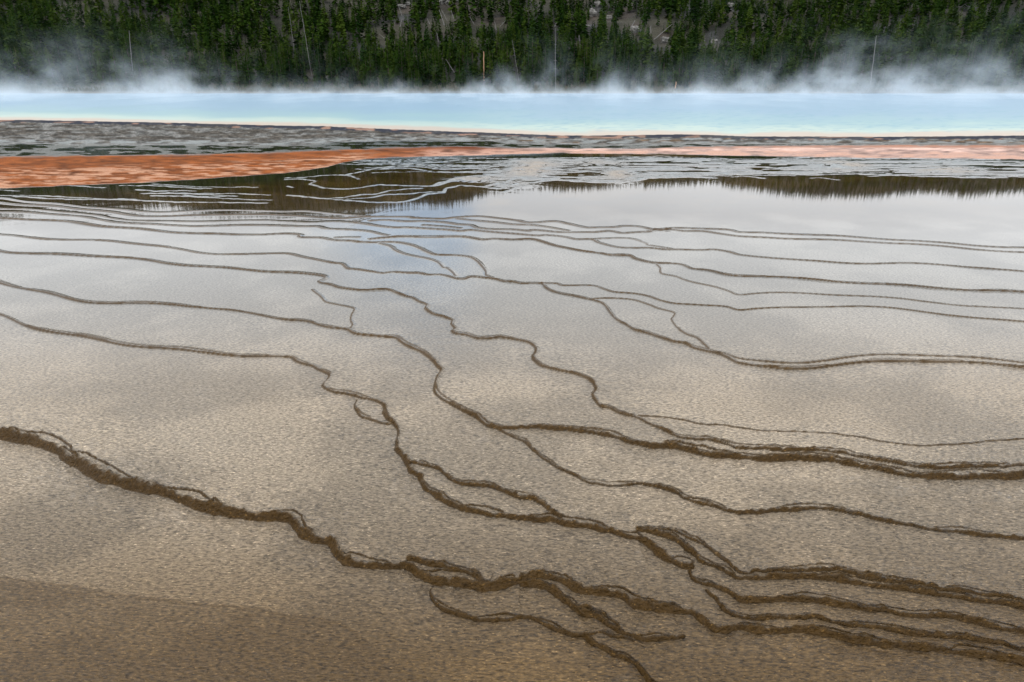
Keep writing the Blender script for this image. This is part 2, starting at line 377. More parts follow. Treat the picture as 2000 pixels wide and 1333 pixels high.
# bands of the ground, as lines traced on the picture's ground plane
def band(tab, px=PX): return np.interp(px, [p[0] for p in tab], [p[1] for p in tab])
LAKE = [(-900,218),(-400,226),(0,235),(300,241),(556,247.5),(640,249),(750,254),(860,258),(1000,263.5),(1080,266.5),(1150,267.5),(1250,266),(1330,265),(1390,266),(1443,268.5),(1700,270),(2000,267),(2400,262),(3000,250)]
DRY1 = [(-900,272),(0,281),(556,286),(600,283),(650,279),(750,276.5),(850,276),(950,276),(1010,281),(1080,281),(1200,283),(1300,282),(1443,280),(2000,282),(3000,280)]
OT = [(-900,312),(0,306),(400,301),(556,297),(640,293),(700,291),(760,288.5),(850,286),(930,286.5),(1000,289),(1200,290),(1260,289.5),(1330,287),(1443,285),(1700,283),(2400,284)]
OB = [(-900,372),(0,368),(300,356),(556,338.5),(600,333),(640,326),(668,318.5),(690,314.5),(720,311),(760,308),(850,305.5),(950,303.5),(1000,301.5),(1100,299.5),(1200,300.5),(1300,301.5),(1443,304.5),(1700,309),(2400,315)]
n1 = fbm(PX / 60, PY / 7, 41, 4); n2 = fbm(PX / 9, PY / 2.5, 42, 3); n3 = fbm(X * 1.3, Y * 1.3, 43, 4); n4 = vn(PX / 1.8, PY / 1.4, 44)
n5 = fbm(PX / 25, PY / 3.0, 45, 3)
wob = (n1 - .5) * 5
lake, dry1, ot, ob = band(LAKE) + (n1 - .5) * 1.2, band(DRY1) + (n1 - .5) * 7, band(OT) + wob * .5, band(OB) + (n5 - .5) * 2
C3 = lambda *c: np.array(c)[None, None, :]
# base mat: tan brown near, greyer in the middle, dark olive brown in the far pools
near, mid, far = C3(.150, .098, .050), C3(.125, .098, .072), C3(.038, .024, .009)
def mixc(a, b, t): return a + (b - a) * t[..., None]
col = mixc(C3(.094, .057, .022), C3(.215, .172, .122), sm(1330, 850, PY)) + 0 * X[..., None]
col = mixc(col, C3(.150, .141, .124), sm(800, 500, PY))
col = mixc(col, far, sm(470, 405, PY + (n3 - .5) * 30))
lo = sm(.35, .7, n3)[..., None]
col = col * (0.84 + 0.34 * lo)
# soft darker mats at the lower left and bottom
BL = [(0,1130),(300,1175),(556,1202),(603,1205),(629,1211),(664,1218),(682,1226),(709,1245),(730,1266),(751,1285),(788,1306),(815,1324),(850,1345),(2500,1500)]
bl = PY - band(BL) + (lump - .5) * 10 + (n3 - .5) * 14
lf = fbm(X * 5, Y * 7, 72, 5)
lowleft = sm(-6, 10, bl) * (.55 + .4 * sm(0.42, .60, .5 * lf + .5 * fbm(X * 2.6, Y * 2.6, 71, 5)))
BR = [(-900,1600),(1000,1500),(1080,1420),(1180,1290),(1280,1262),(1443,1250),(1700,1230),(2400,1200)]
lowright = sm(-15, 60, PY - band(BR) + (n3 - .5) * 90) * (.5 + .6 * sm(.42, .60, lf))
lowleft = np.maximum(lowleft, .95 * np.exp(-(bl / 4) ** 2))
col = mixc(col, C3(.070, .042, .016), np.clip(np.maximum(lowleft * .9, lowright), 0, 1))
# far pools: ochre where the film is thin, near black just behind the orange runoff
ochre = sm(.45, .75, fbm(PX / 70, PY / 12, 55, 3))
reg = sm(410, 400, PY)
col = mixc(col, C3(.058, .036, .012), reg * ochre * sm(330, 350, PY))
col = mixc(col, C3(.018, .020, .010), sm(26, 8, PY - ob) * sm(-1, 1, PY - ob) * (1 - .3 * n1))
rip = 0.0035 + 0.12 * sm(400, 640, PY) + 1.25 * sm(600, 1050, PY)
wet = np.ones_like(X)
# pale sinter sheet on the right with streaks
ZT = [(-900,600),(880,600),(930,335),(1000,312),(1120,308),(1300,308),(1443,311),(2400,318)]
ZB = [(-900,0),(880,300),(960,350),(1000,352),(1090,351),(1144,355),(1191,356),(1243,353),(1265,348),(1443,339),(2400,345)]
zone = sm(-2, 3, PY - band(ZT)) * sm(2, -1, PY - band(ZB))
streak = fbm((PX + 2 * PY) / 70, PY / 2.1, 61, 3)
zr = sm(.58, .66, streak - .02 + .09 * sm(1100, 1400, PX)) * zone
def blob(cx, cy, rx, ry): return np.exp(-(((PX - cx) / rx) ** 2 + ((PY - cy) / ry) ** 2) ** 1.5)
clump = np.clip(blob(1045, 323, 52, 12) + blob(1028, 338, 45, 9) + blob(1210, 341, 36, 12) + blob(1170, 318, 60, 6) * .7 + blob(925, 350, 50, 5) * .8 + blob(1000, 360, 40, 6) * .8
                + blob(1640, 325, 70, 12) + blob(1850, 333, 70, 8), 0, 1)
cl = clump * sm(.36, .52, n2)
pale = np.clip(np.maximum(crust_glint * np.clip(.15 + 1.3 * vn(PX / 6, PY / 2.2, 67), 0, 1), np.maximum(zr * .7, cl * .95)), 0, 1)  # pale rims: sinter crust, with the sky they reflect painted into the colour
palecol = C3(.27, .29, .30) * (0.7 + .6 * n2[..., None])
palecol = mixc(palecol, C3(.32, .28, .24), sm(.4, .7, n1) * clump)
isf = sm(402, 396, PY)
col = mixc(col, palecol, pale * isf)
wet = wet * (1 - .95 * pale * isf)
Z += isf * np.maximum(zr * .012, cl * .03 * n2)
# orange runoff; pink side and streaks are steam reflection painted in
inor = sm(-2.5, 3.5, PY - ot + (n5 - .5) * 5) * sm(1.0, -1.0, PY - ob)
side = sm(700, 1250, PX + (n1 - .5) * 120)
oc = mixc(C3(.190, .056, .014), C3(.46, .31, .26), side) * (0.15 + 1.7 * n5[..., None])
frac = (PY - ot) / np.maximum(ob - ot, 1)
oc = mixc(oc, C3(.13, .030, .005), sm(.42, .1, frac + (n1 - .5) * .5) * sm(760, 850, PX) * sm(1050, 960, PX))
oc = mixc(oc, C3(.46, .27, .20), sm(.35, .6, frac + (n1 - .5) * .4) * sm(.40, .60, n5) * sm(780, 880, PX) * .8)
oc = mixc(oc, C3(.46, .25, .155), sm(.44, .68, fbm(PX / 26, PY / 2.0, 77, 4)) * sm(760, 680, PX) * sm(.25, .55, frac) * .9)
oc = mixc(oc, C3(.33, .15, .09), sm(.3, .05, frac) * sm(1230, 1300, PX))
col = mixc(col, oc, inor)
wet = wet * (1 - .97 * inor)
# thin blue-grey fringe below the runoff
fr = sm(6, 1, PY - ob) * sm(-.5, .8, PY - ob) * sm(700, 760, PX) * sm(1120, 1000, PX)
col = mixc(col, C3(.20, .24, .27), fr * .8)
# brown fringe further right
fr = sm(7, 3, PY - ob) * sm(-.5, .8, PY - ob) * sm(1090, 1150, PX) * sm(1400, 1330, PX)
col = mixc(col, C3(.085, .05, .018), fr)
# dark pool between runoff and dry sinter, then the grey sinter apron and the pool's lip
wetd = sm(1.0, -1.0, PY - ot)
col = mixc(col, C3(.026, .028, .018) * (.5 + 1.2 * n5[..., None]), wetd)
wet = wet * (1 - wetd * (.04 + .4 * sm(.46, .62, n5)))
dry = sm(2.2, -2.2, PY - dry1)
dc = mixc(C3(.070, .062, .052), C3(.145, .143, .135), sm(.42, .62, fbm(PX / 30, PY / 3.2, 81, 4)))
dc = mixc(dc, C3(.11, .07, .04), sm(.48, .66, fbm(PX / 45, PY / 3.4, 83, 4)) * sm(780, 1050, PX) * .85)
dc = dc * (0.1 + 1.7 * n2[..., None]) * (0.65 + .7 * n4[..., None])
dc = mixc(dc, C3(.27, .29, .29), sm(6, 2, np.abs(PY - dry1 + 5)) * sm(.4, .6, n5) * .7)
col = mixc(col, dc, dry)
wet = wet * (1 - .98 * dry)
lp = PY - lake
dk = sm(5.5, 3.5, lp + (n2 - .5) * 5) * (0.75 + .25 * sm(.3, .5, vn(PX / 50, PY / 30, 91)))
col = mixc(col, C3(.040, .043, .055), dk)
col = mixc(col, C3(.36, .22, .16), dk * sm(.72, .85, vn(PX / 22, PY / 3, 95)) * .7)
wet = wet * (1 - .8 * dk)
Z += dry * .02 * n2 + sm(6, 0, lp) * .03
Z -= sm(-0.3, -2.5, lp) * 0.6
wet = wet * (1 - .55 * np.clip(rim * (1 - isf), 0, 1))
# rims
rcol = C3(.056, .031, .009) * (0.75 + .5 * lump[..., None])
near_f = 1 - isf
rc = np.clip(rim * near_f, 0, 1)
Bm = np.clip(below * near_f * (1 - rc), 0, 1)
col = mixc(col, col * C3(.62, .62, .64), Bm * .6)  # shade along the rim feet painted in, with greyer mat uphill
col = mixc(col, rcol, rc)
# soft undulation of the terraces and lumps on the rims
Z += rc * ((lump - .5) * 0.016 + (vn(X * 75, Y * 75, 99) - .5) * .007) * sm(0, 2, Y) * sm(6, 3, Y) + (fbm(X * .8, Y * .8, 33, 2) - .5) * 0.007 * sm(1.0, 5, Y) * sm(10, 6, Y)

gm, N, Lk, P = material("wet_bacterial_mat")
at = N.new("ShaderNodeAttribute"); at.attribute_name = "mat_colour"
ar = N.new("ShaderNodeAttribute"); ar.attribute_name = "film"
sep = N.new("ShaderNodeSeparateXYZ"); Lk.new(ar.outputs['Vector'], sep.inputs[0])
tc = N.new("ShaderNodeTexCoord")
def noise(scale, detail=3, rough=.55, stretch=(1, 1, 1), rot=0.0):
    m = N.new("ShaderNodeMapping"); m.inputs['Scale'].default_value = stretch; m.inputs['Rotation'].default_value = (0, 0, rot)
    Lk.new(tc.outputs['Object'], m.inputs[0])
    n = N.new("ShaderNodeTexNoise"); n.inputs['Scale'].default_value = scale; n.inputs['Detail'].default_value = detail
    n.inputs['Roughness'].default_value = rough; Lk.new(m.outputs[0], n.inputs['Vector']); return n
def mth(op, a, b=None):
    m = N.new("ShaderNodeMath"); m.operation = op
    for i, q in enumerate((a, b)):
        if q is None: continue
        if isinstance(q, (int, float)): m.inputs[i].default_value = q
        else: Lk.new(q, m.inputs[i])
    return m.outputs[0]
# grain of the mat, with ripple glints painted into its colour
g1 = noise(40, 4, .75, (.7, 1.25, 1), .2); g2 = noise(88, 2, .6, (.45, 1.4, 1), .2)
gr = mth('ADD', mth('MULTIPLY', mth('SUBTRACT', g1.outputs['Fac'], .5), 2.3), mth('MULTIPLY', mth('SUBTRACT', g2.outputs['Fac'], .5), 3.2))
gr = mth('MAXIMUM', mth('ADD', mth('MULTIPLY', gr, mth('SUBTRACT', 1.0, mth('MULTIPLY', sep.outputs['Z'], .55))), 1.0), 0.36)
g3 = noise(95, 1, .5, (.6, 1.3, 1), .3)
fl = mth('MULTIPLY', mth('MINIMUM', mth('MAXIMUM', mth('MULTIPLY', mth('SUBTRACT', g3.outputs['Fac'], .66), 14), 0), 1), mth('MINIMUM', sep.outputs['Y'], 1))  # bright flecks: mineral grains and ripple highlights put into the colour
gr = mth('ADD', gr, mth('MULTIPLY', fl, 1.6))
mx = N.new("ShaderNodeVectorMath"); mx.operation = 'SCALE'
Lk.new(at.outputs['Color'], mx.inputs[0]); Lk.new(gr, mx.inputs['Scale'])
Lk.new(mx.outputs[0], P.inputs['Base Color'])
# film of moving water: ripples running down the slope
r1 = noise(42, 2, .6, (.55, 1.5, 1), .18); r2 = noise(85, 3, .65, (.6, 1.3, 1), .25); r3 = noise(7, 2, .5, (.6, 1.4, 1), .1)
rh = mth('ADD', mth('ADD', mth('MULTIPLY', r1.outputs['Fac'], .0075), mth('MULTIPLY', r2.outputs['Fac'], .0055)), mth('MULTIPLY', r3.outputs['Fac'], .003))
r4 = noise(48, 3, .6)
rh = mth('ADD', mth('MULTIPLY', rh, sep.outputs['Y']), mth('MULTIPLY', mth('MULTIPLY', r4.outputs['Fac'], .022), mth('MULTIPLY', sep.outputs['Z'], mth('MINIMUM', sep.outputs['Y'], 1))))
bp = N.new("ShaderNodeBump"); bp.inputs['Strength'].default_value = 1.0; bp.inputs['Distance'].default_value = 1.0
Lk.new(rh, bp.inputs['Height']); Lk.new(bp.outputs[0], P.inputs['Normal'])
Lk.new(mth('ADD', mth('MULTIPLY', mth('SUBTRACT', 1.0, sep.outputs['X']), .55), .028), P.inputs['Roughness'])
P.inputs['IOR'].default_value = 1.34
Lk.new(mth('ADD', mth('MULTIPLY', sep.outputs['X'], .50), .0), P.inputs['Specular IOR Level'])
co = np.stack([X, Y, Z], -1).reshape(-1, 3)
terr = mesh_np("terraced_ground", co, grid_faces(NR, NC)[:, ::-1], gm)
tag(terr, kind='structure')
me = terr.data
a = me.attributes.new("mat_colour", 'FLOAT_COLOR', 'POINT')
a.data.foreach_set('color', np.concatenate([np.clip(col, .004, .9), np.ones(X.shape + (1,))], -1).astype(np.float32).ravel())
film = np.stack([wet, rip, rc], -1)
a = me.attributes.new("film", 'FLOAT_VECTOR', 'POINT'); a.data.foreach_set('vector', film.astype(np.float32).ravel())
del co, film

# ground around and behind the camera, out to the horizon, a little lower
gx = np.array([-2500, -600, -200, -60, -20, 0, 20, 60, 200, 600, 2500.]); gy = np.array([-2500, -600, -100, -20, -3, 1.2])
gy2 = gy
XX, YY = np.meshgrid(gx, gy2)
m2, N, Lk, P = material("damp_ground"); P.inputs['Base Color'].default_value = (.13, .09, .05, 1); P.inputs['Roughness'].default_value = .35
tc = N.new("ShaderNodeTexCoord"); n = noise(3, 6, .6); ra = N.new("ShaderNodeValToRGB")
ra.color_ramp.elements[0].color = (.09, .06, .03, 1); ra.color_ramp.elements[1].color = (.19, .14, .09, 1)
Lk.new(n.outputs['Fac'], ra.inputs[0]); Lk.new(ra.outputs[0], P.inputs['Base Color'])
o = mesh_np("ground", np.stack([XX, YY, np.full_like(XX, -.09)], -1).reshape(-1, 3), grid_faces(*XX.shape), m2, False); tag(o, kind='structure')

# ------------------------------------------------------------------ hot spring water
ys = np.concatenate([np.arange(168, 200, .7), np.arange(200, 276, 1.0)])[::-1]
# rows in the ground plane up to the far shore
ys = ys[ys > 176]
tw = np.linspace(-1.3, 1.3, 520)
vv = (ys - 666.5) / F; fyy = ct - vv * st_; fzz = -st_ - vv * ct
WZ = -0.02
Yw = (WZ - CZ) / fzz * fyy
LX = Yw[:, None] * tw[None, :]; LY = np.repeat(Yw[:, None], len(tw), 1)
LPX = 1000 + tw[None, :] * fyy[:, None] * F; LPY = np.repeat(ys[:, None], len(tw), 1)
le = band(LAKE, LPX)
a_ = (LPY - 182) / np.maximum(le - 182, 1)            # 0 at the far shore, 1 at the near edge
l1 = fbm(LPX / 90, LPY / 8, 101, 3); l2 = fbm(LPX / 16, LPY / 1.6, 102, 3)
deep, blue, cyan, cream = C3(.18, .30, .42), C3(.19, .32, .43), C3(.235, .385, .41), C3(.47, .39, .31)
lc = mixc(deep, blue, sm(.0, .3, a_)); lc = mixc(lc, cyan, sm(.35, .75, a_ + (l1 - .5) * .25))
lc = mixc(lc, C3(.38, .49, .44), sm(.66, .84, a_ + (l1 - .5) * .18)); lc = mixc(lc, cream, sm(.84, .93, a_ + (l1 - .5) * .14))
lc = mixc(lc, C3(.12, .29, .38), sm(.56, .70, l2) * sm(.2, .4, a_) * sm(.95, .8, a_) * sm(800, 1050, LPX + 100 * (l1 - .5)) * .55)
lm, N, Lk, P = material("spring_water")
at = N.new("ShaderNodeAttribute"); at.attribute_name = "mat_colour"; tc = N.new("ShaderNodeTexCoord")
Lk.new(at.outputs['Color'], P.inputs['Base Color'])
P.inputs['Roughness'].default_value = .35; P.inputs['IOR'].default_value = 1.33
P.inputs['Specular IOR Level'].default_value = .3
n = noise(1.6, 3, .6, (1, .5, 1)); bp = N.new("ShaderNodeBump"); bp.inputs['Distance'].default_value = .05; bp.inputs['Strength'].default_value = .5
Lk.new(n.outputs['Fac'], bp.inputs['Height']); Lk.new(bp.outputs[0], P.inputs['Normal'])
lakeo = mesh_np("spring_water", np.stack([LX, LY, np.full_like(LX, WZ)], -1).reshape(-1, 3), grid_faces(*LX.shape), lm)
tag(lakeo, kind='structure')
a = lakeo.data.attributes.new("mat_colour", 'FLOAT_COLOR', 'POINT')
a.data.foreach_set('color', np.concatenate([np.clip(lc, 0, .95), np.ones(LX.shape + (1,))], -1).astype(np.float32).ravel())

# ------------------------------------------------------------------ hillside
RB = [(-900,415),(0,420),(300,412),(556,432),(700,424),(860,405),(1000,385),(1150,376),(1300,368),(1385,366),(1420,378),(1443,386),(1600,400),(2000,385),(3000,395)]
YT = 250.0
def ridge(x):
    px = 1000 + x / YT * F
    b = np.interp(px, [p[0] for p in RB], [p[1] for p in RB])
    el = TH + np.arctan((b - 666.5) / F)
    return np.tan(el) * (YT - 12) - 3.3
def hill(x, y):
    t = np.clip((y - 141) / (YT - 141), 0, 1)
    z = ridge(x) * (0.25 * t + .75 * t * t * (1.6 - .6 * t)) 
    z = z + (fbm(x / 22, y / 18, 201, 3) - .5) * 6 * sm(0, .25, t)
    z = z + sm(131, 135, y) * .25 - sm(134, 130, y) * .6
    z = z - sm(YT, YT + 160, y) * 14
    return z
hy = np.concatenate([np.arange(129, 142, .6), np.arange(142, 262, 1.3), np.arange(262, 700, 12)])
hx = np.concatenate([np.arange(-900, -330, 30), np.arange(-330, 330, 2.2), np.arange(330, 930, 30)])
HX, HY = np.meshgrid(hx, hy); HZ = hill(HX, HY)
def hillhit(px, py):
    u = (px - 1000) / F; v_ = (py - 666.5) / F
    fy_ = ct - v_ * st_; fz_ = -st_ - v_ * ct
    yy = np.arange(136, 262, .25); s = yy / fy_
    zz = CZ + fz_ * s; xx = u * s
    d = zz - hill(xx, yy); i = np.argmax(d < 0)
    if not (d < 0).any(): i = len(yy) - 1
    return xx[i], yy[i], float(hill(xx[i], yy[i]))
def to_px(x, y, z):
    dz = z - CZ
    f_ = y * ct - dz * st_; u_ = y * st_ + dz * ct
    return 1000 + x / f_ * F, 666.5 - u_ / f_ * F
OPEN = [(797,18,26,14),(780,40,14,16),(872,8,28,16),(915,20,20,22),(945,45,14,14),(866,70,12,12),(1150,50,14,16),(1163,22,16,24),(1190,38,16,10),(1225,25,22,16),(1240,60,22,22),(1300,75,20,18),(1335,20,22,14),(1395,75,16,18),(1420,20,20,24),(1385,45,12,12),(975,40,12,14),(100,40,60,20),(330,25,40,18),(1750,50,60,24),(1900,20,40,20),(640,150,60,9)]
hpx, hpy = to_px(HX, HY, HZ)
opn = np.zeros_like(HX)
for cx, cy, rx, ry in OPEN: opn = np.maximum(opn, np.exp(-(((hpx - cx) / rx / .8) ** 2 + ((hpy - cy) / ry / .8) ** 2) ** 2))
q = fbm(HX / 3, HY / 3, 211, 4); q2 = fbm(HX / 9, HY / 9, 212, 3)
hc = mixc(C3(.010, .011, .006) + 0 * HX[..., None], C3(.045, .042, .026), sm(.4, .7, q2))
rock = mixc(C3(.048, .050, .050) + 0 * HX[..., None], C3(.052, .040, .030), sm(.4, .65, q2))
rock = rock * (0.45 + 1.0 * q[..., None])
hc = mixc(hc, rock, sm(.3, .65, opn * (0.65 + .7 * q)))
shore = sm(139, 134, HY)
hc = mixc(hc, C3(.14, .11, .07), shore * sm(.3, .6, q))
hm, N, Lk, P = material("hill_soil"); P.inputs['Roughness'].default_value = .95
at = N.new("ShaderNodeAttribute"); at.attribute_name = "mat_colour"; tc = N.new("ShaderNodeTexCoord")
n = noise(1.2, 5, .7); mx = N.new("ShaderNodeVectorMath"); mx.operation = 'SCALE'
Lk.new(at.outputs['Color'], mx.inputs[0]); Lk.new(mth('ADD', mth('MULTIPLY', n.outputs['Fac'], 1.4), .3), mx.inputs['Scale']); Lk.new(mx.outputs[0], P.inputs['Base Color'])
bp = N.new("ShaderNodeBump"); bp.inputs['Distance'].default_value = .6; Lk.new(n.outputs['Fac'], bp.inputs['Height']); Lk.new(bp.outputs[0], P.inputs['Normal'])
ho = mesh_np("hillside", np.stack([HX, HY, HZ], -1).reshape(-1, 3), grid_faces(*HX.shape), hm); tag(ho, kind='structure')
a = ho.data.attributes.new("mat_colour", 'FLOAT_COLOR', 'POINT')
a.data.foreach_set('color', np.concatenate([hc, np.ones(HX.shape + (1,))], -1).astype(np.float32).ravel())

# ------------------------------------------------------------------ pines
fm, N, Lk, P = material("pine_needles"); P.inputs['Roughness'].default_value = .7; P.inputs['Specular IOR Level'].default_value = .0
oi = N.new("ShaderNodeObjectInfo"); at = N.new("ShaderNodeAttribute"); at.attribute_name = "tint"
tc = N.new("ShaderNodeTexCoord")
s_ = mth('FRACT', mth('ADD', oi.outputs['Random'], at.outputs['Fac']))
ra = N.new("ShaderNodeValToRGB"); ra.color_ramp.elements[0].color = (.008, .022, .005, 1); ra.color_ramp.elements[1].color = (.050, .078, .012, 1)
e = ra.color_ramp.elements.new(.5); e.color = (.022, .048, .007, 1)
Lk.new(s_, ra.inputs[0]); Lk.new(ra.outputs[0], P.inputs['Base Color'])
def wood(name, c0, c1):
    global N, Lk, tc
    m, N, Lk, P = material(name); tc = N.new("ShaderNodeTexCoord"); n = noise(3, 4, .6, (3, 3, .4))
    ra = N.new("ShaderNodeValToRGB"); ra.color_ramp.elements[0].color = c0 + (1,); ra.color_ramp.elements[1].color = c1 + (1,)
    Lk.new(n.outputs['Fac'], ra.inputs[0]); Lk.new(ra.outputs[0], P.inputs['Base Color']); P.inputs['Roughness'].default_value = .85
    return m
bark = wood("pine_bark", (.05, .035, .025), (.13, .095, .07))
grey_wood = wood("weathered_wood", (.11, .105, .10), (.30, .29, .28))
tan_wood = wood("bare_tan_wood", (.42, .24, .13), (.62, .40, .24))
black_wood = wood("charred_wood", (.012, .012, .012), (.04, .037, .035))

def crown(seed, nb, H=1.0, W=.16):
    r = random.Random(seed); V = []; T = []
    lean = r.uniform(-.01, .01)
    for i in range(nb):
        h = .06 + .93 * (i + r.random()) / nb
        rad = W * (1 - h) ** .72 * r.uniform(.55, 1.15) + .012
        if h < .15: rad *= .6 + h * 2.5
        a = r.uniform(0, 2 * math.pi); ca, sa = math.cos(a), math.sin(a)
        w = rad * r.uniform(.28, .5); roll = r.uniform(-1.0, 1.0); dr = r.uniform(-.35, .15) * rad
        cr_, sr = math.cos(roll), math.sin(roll)
        b = len(V)
        up = r.uniform(.02, .06) * (1 - h * .5)
        V += [(lean * h, 0, h + up * .6), (ca * rad * .55 - sa * w * cr_, sa * rad * .55 + ca * w * cr_, h + w * sr + dr * .4),
              (ca * rad, sa * rad, h + dr), (ca * rad * .55 + sa * w * cr_, sa * rad * .55 - ca * w * cr_, h - w * sr + dr * .4)]
        T += [(b, b + 1, b + 2), (b, b + 2, b + 3)]
    b = len(V); V += [(-.008, 0, .94), (.008, 0, .94), (0, 0, 1.02), (0, .008, .94), (0, -.008, .94)]; T += [(b, b + 1, b + 2), (b + 3, b + 4, b + 2)]
    return np.array(V), np.array(T)
def tube(path, radii, n=7):
    V = []; Fc = []
    for (x, y, z), r in zip(path, radii):
        for k in range(n):
            a = 2 * math.pi * k / n; V.append((x + r * math.cos(a), y + r * math.sin(a), z))
    for i in range(len(path) - 1):
        for k in range(n):
            Fc.append((i * n + k, i * n + (k + 1) % n, (i + 1) * n + (k + 1) % n, (i + 1) * n + k))
    Fc2 = [tuple(f) for f in Fc]
    return np.array(V), np.array(Fc2)

# fallen and standing dead wood first, so that living trees keep clear of it
DEAD = [  # bottom px,py, top px,py, thickness m, material, name, label
 (945,158,945,101,.34,tan_wood,'dead_tree',"bare upright tan trunk without branches at the forest edge"),
 (609,147,585,2,.11,grey_wood,'dead_tree',"very tall thin grey dead tree leaning left through the pines above the left shore"),
 (576,108,563,14,.10,grey_wood,'dead_tree',"thin grey dead tree left of the very tall leaning one near the photo's left edge"),
 (1014,158,1000,78,.11,grey_wood,'dead_tree',"pale thin dead tree leaning left just right of the bare tan trunk"),
 (1085,180,1085,56,.09,grey_wood,'dead_tree',"tall straight grey snag at the shore in the middle of the forest"),
 (1318,179,1321,160,.32,tan_wood,'dead_tree',"short orange-brown stump stem standing in the steam right of centre"),
 (1164,30,1164,3,.34,black_wood,'dead_tree',"charred black trunk standing in front of the pale rock slope"),
 (1244,36,1244,0,.3,black_wood,'dead_tree',"charred black trunk standing right of the fan of fallen logs"),
 (891,147,871,116,.24,grey_wood,'fallen_log',"white log sloping down right in the dark gap left of the tan trunk"),
 (868,49,858,20,.26,grey_wood,'fallen_log',"long white log tipped left below the topmost pale rocks"),
 (874,41,862,19,.22,grey_wood,'fallen_log',"shorter white log lying right against the long tipped one below the rocks"),
 (886,37,881,20,.24,grey_wood,'fallen_log',"short steep white log right of the crossed pair below the rocks"),
 (926,47,918,33,.22,grey_wood,'fallen_log',"short pale log lying on the grey clearing high on the slope"),
 (969,58,966,42,.22,grey_wood,'fallen_log',"small steep pale log at the right end of the high clearing"),
 (976,52,988,40,.22,grey_wood,'fallen_log',"pale log tipped right at the right end of the high clearing"),
 (1083,52,1089,41,.3,grey_wood,'fallen_log',"short bright log tipped right in dense forest above the straight snags"),
 (1132,80,1131,66,.42,grey_wood,'fallen_log',"stubby upright white log below the pale rock slope"),
 (1231,56,1240,40,.34,grey_wood,'fallen_log',"bright log tipped right at the foot of the fan of fallen logs"),
 (1277,77,1312,48,.36,grey_wood,'fallen_log',"long white log lying diagonally across the clearing at the right"),
 (1271,64,1271,50,.24,grey_wood,'fallen_log',"thin upright grey log left of the long log across the right clearing"),
 (1222,30,1240,38,.3,grey_wood,'fallen_log',"uppermost log of the grey fan above the right clearing"),
 (1210,42,1232,42,.28,grey_wood,'fallen_log',"lowest level log of the grey fan above the right clearing"),
 (1376,80,1377,70,.3,grey_wood,'fallen_log',"small upright white log near the right edge of the forest"),
 (785,30,777,8,.24,grey_wood,'fallen_log',"pale log leaning left under the upper left rock ledge"),
 (781,52,786,36,.26,grey_wood,'fallen_log',"pale forked piece of log below the one under the rock ledge"),
 (856,82,853,64,.2,grey_wood,'fallen_log',"thin grey log tipped left in the small gap at mid slope"),
 (754,76,741,67,.24,grey_wood,'fallen_log',"short grey log sloping right in the dark forest left of centre"),
 (839,46,834,36,.24,grey_wood,'fallen_log',"tiny white log among pines left of the crossed pair"),
 (260,150,252,60,.2,grey_wood,'dead_tree',"tall grey snag at the far shore beyond the photo's left border"),
 (1700,165,1712,70,.2,grey_wood,'dead_tree',"tall grey snag at the far shore beyond the photo's right border"),
]
import bmesh
def wood_mesh(nm, V, Fc, mt, parent=None):
    bm = bmesh.new(); vs = [bm.verts.new(c) for c in V]
    for f in Fc:
        f = list(dict.fromkeys(f))
        try: bm.faces.new([vs[i] for i in f])
        except ValueError: pass
    me = bpy.data.meshes.new(nm); bm.to_mesh(me); bm.free(); me.materials.append(mt)
    return link(bpy.data.objects.new(nm, me), parent)
keep = []
for (bx, by, tx, ty, th_, mt, nm, lb) in DEAD:
    x, y, z = hillhit(bx, by)
    y_ = y - .3
    # top point in the upright plane through the foot
    uu = (tx - 1000) / F; v_ = (ty - 666.5) / F
    s = y_ / (ct - v_ * st_); X1 = uu * s; Z1 = CZ + (-st_ - v_ * ct) * s
    n = 9; path = []; rad = []
    rr_ = random.Random(bx)
    X0 = (bx - 1000) / F * (y_ / (ct - (by - 666.5) / F * st_)); Z0 = float(hill(X0, y_)) - .1
    for i in range(n):
        t = i / (n - 1)
        path.append((lerp(X0, X1, t) - X0 + rr_.uniform(-.05, .05), rr_.uniform(-.05, .05), lerp(Z0, Z1, t) - Z0))
        rad.append(th_ / 2 * (1 - .55 * t))
    V, Fc = tube(path, rad)
    if nm == 'dead_tree':
        root = link(bpy.data.objects.new(nm, None)); root.location = (X0, y_, Z0)
        tag(root, lb, 'dead tree')
        for k in range(0 if mt is tan_wood else 14):     # dead branch stubs
            t = rr_.uniform(.3, .98); p = np.array(path[min(int(t * 8), 8)]); a_k = rr_.uniform(0, 6.28); ln = rr_.uniform(.3, .9) * (1.1 - t); w = .025; b = len(V)
            V = np.vstack([V, [p + (0, 0, w), p - (w, 0, w), p + (w, 0, -w), p + (math.cos(a_k) * ln, math.sin(a_k) * ln, rr_.uniform(-.2, .3) * ln)]])
            Fc = np.vstack([Fc, [(b, b + 1, b + 3, b + 3), (b + 1, b + 2, b + 3, b + 3), (b + 2, b, b + 3, b + 3)]])
        wood_mesh('trunk', V, Fc, mt, root)
    else:
        for k in range(3):   # broken limb stubs
            t = rr_.uniform(.2, .8); p = np.array(path[int(t * 8)]); q1 = p + (rr_.uniform(-.5, .5), -.15, rr_.uniform(.1, .4)); b = len(V); w = .04
            V = np.vstack([V, [p + (0, 0, w), p - (w, 0, w), p + (w, 0, -w), q1]])
            Fc = np.vstack([Fc, [(b, b + 1, b + 3, b + 3), (b + 1, b + 2, b + 3, b + 3), (b + 2, b, b + 3, b + 3)]])
        o = wood_mesh(nm, V, Fc, mt); o.location = (X0, y_, Z0)
        tag(o, lb, 'log')
    keep.append(((bx, by), (tx, ty), 0, 0, y_))

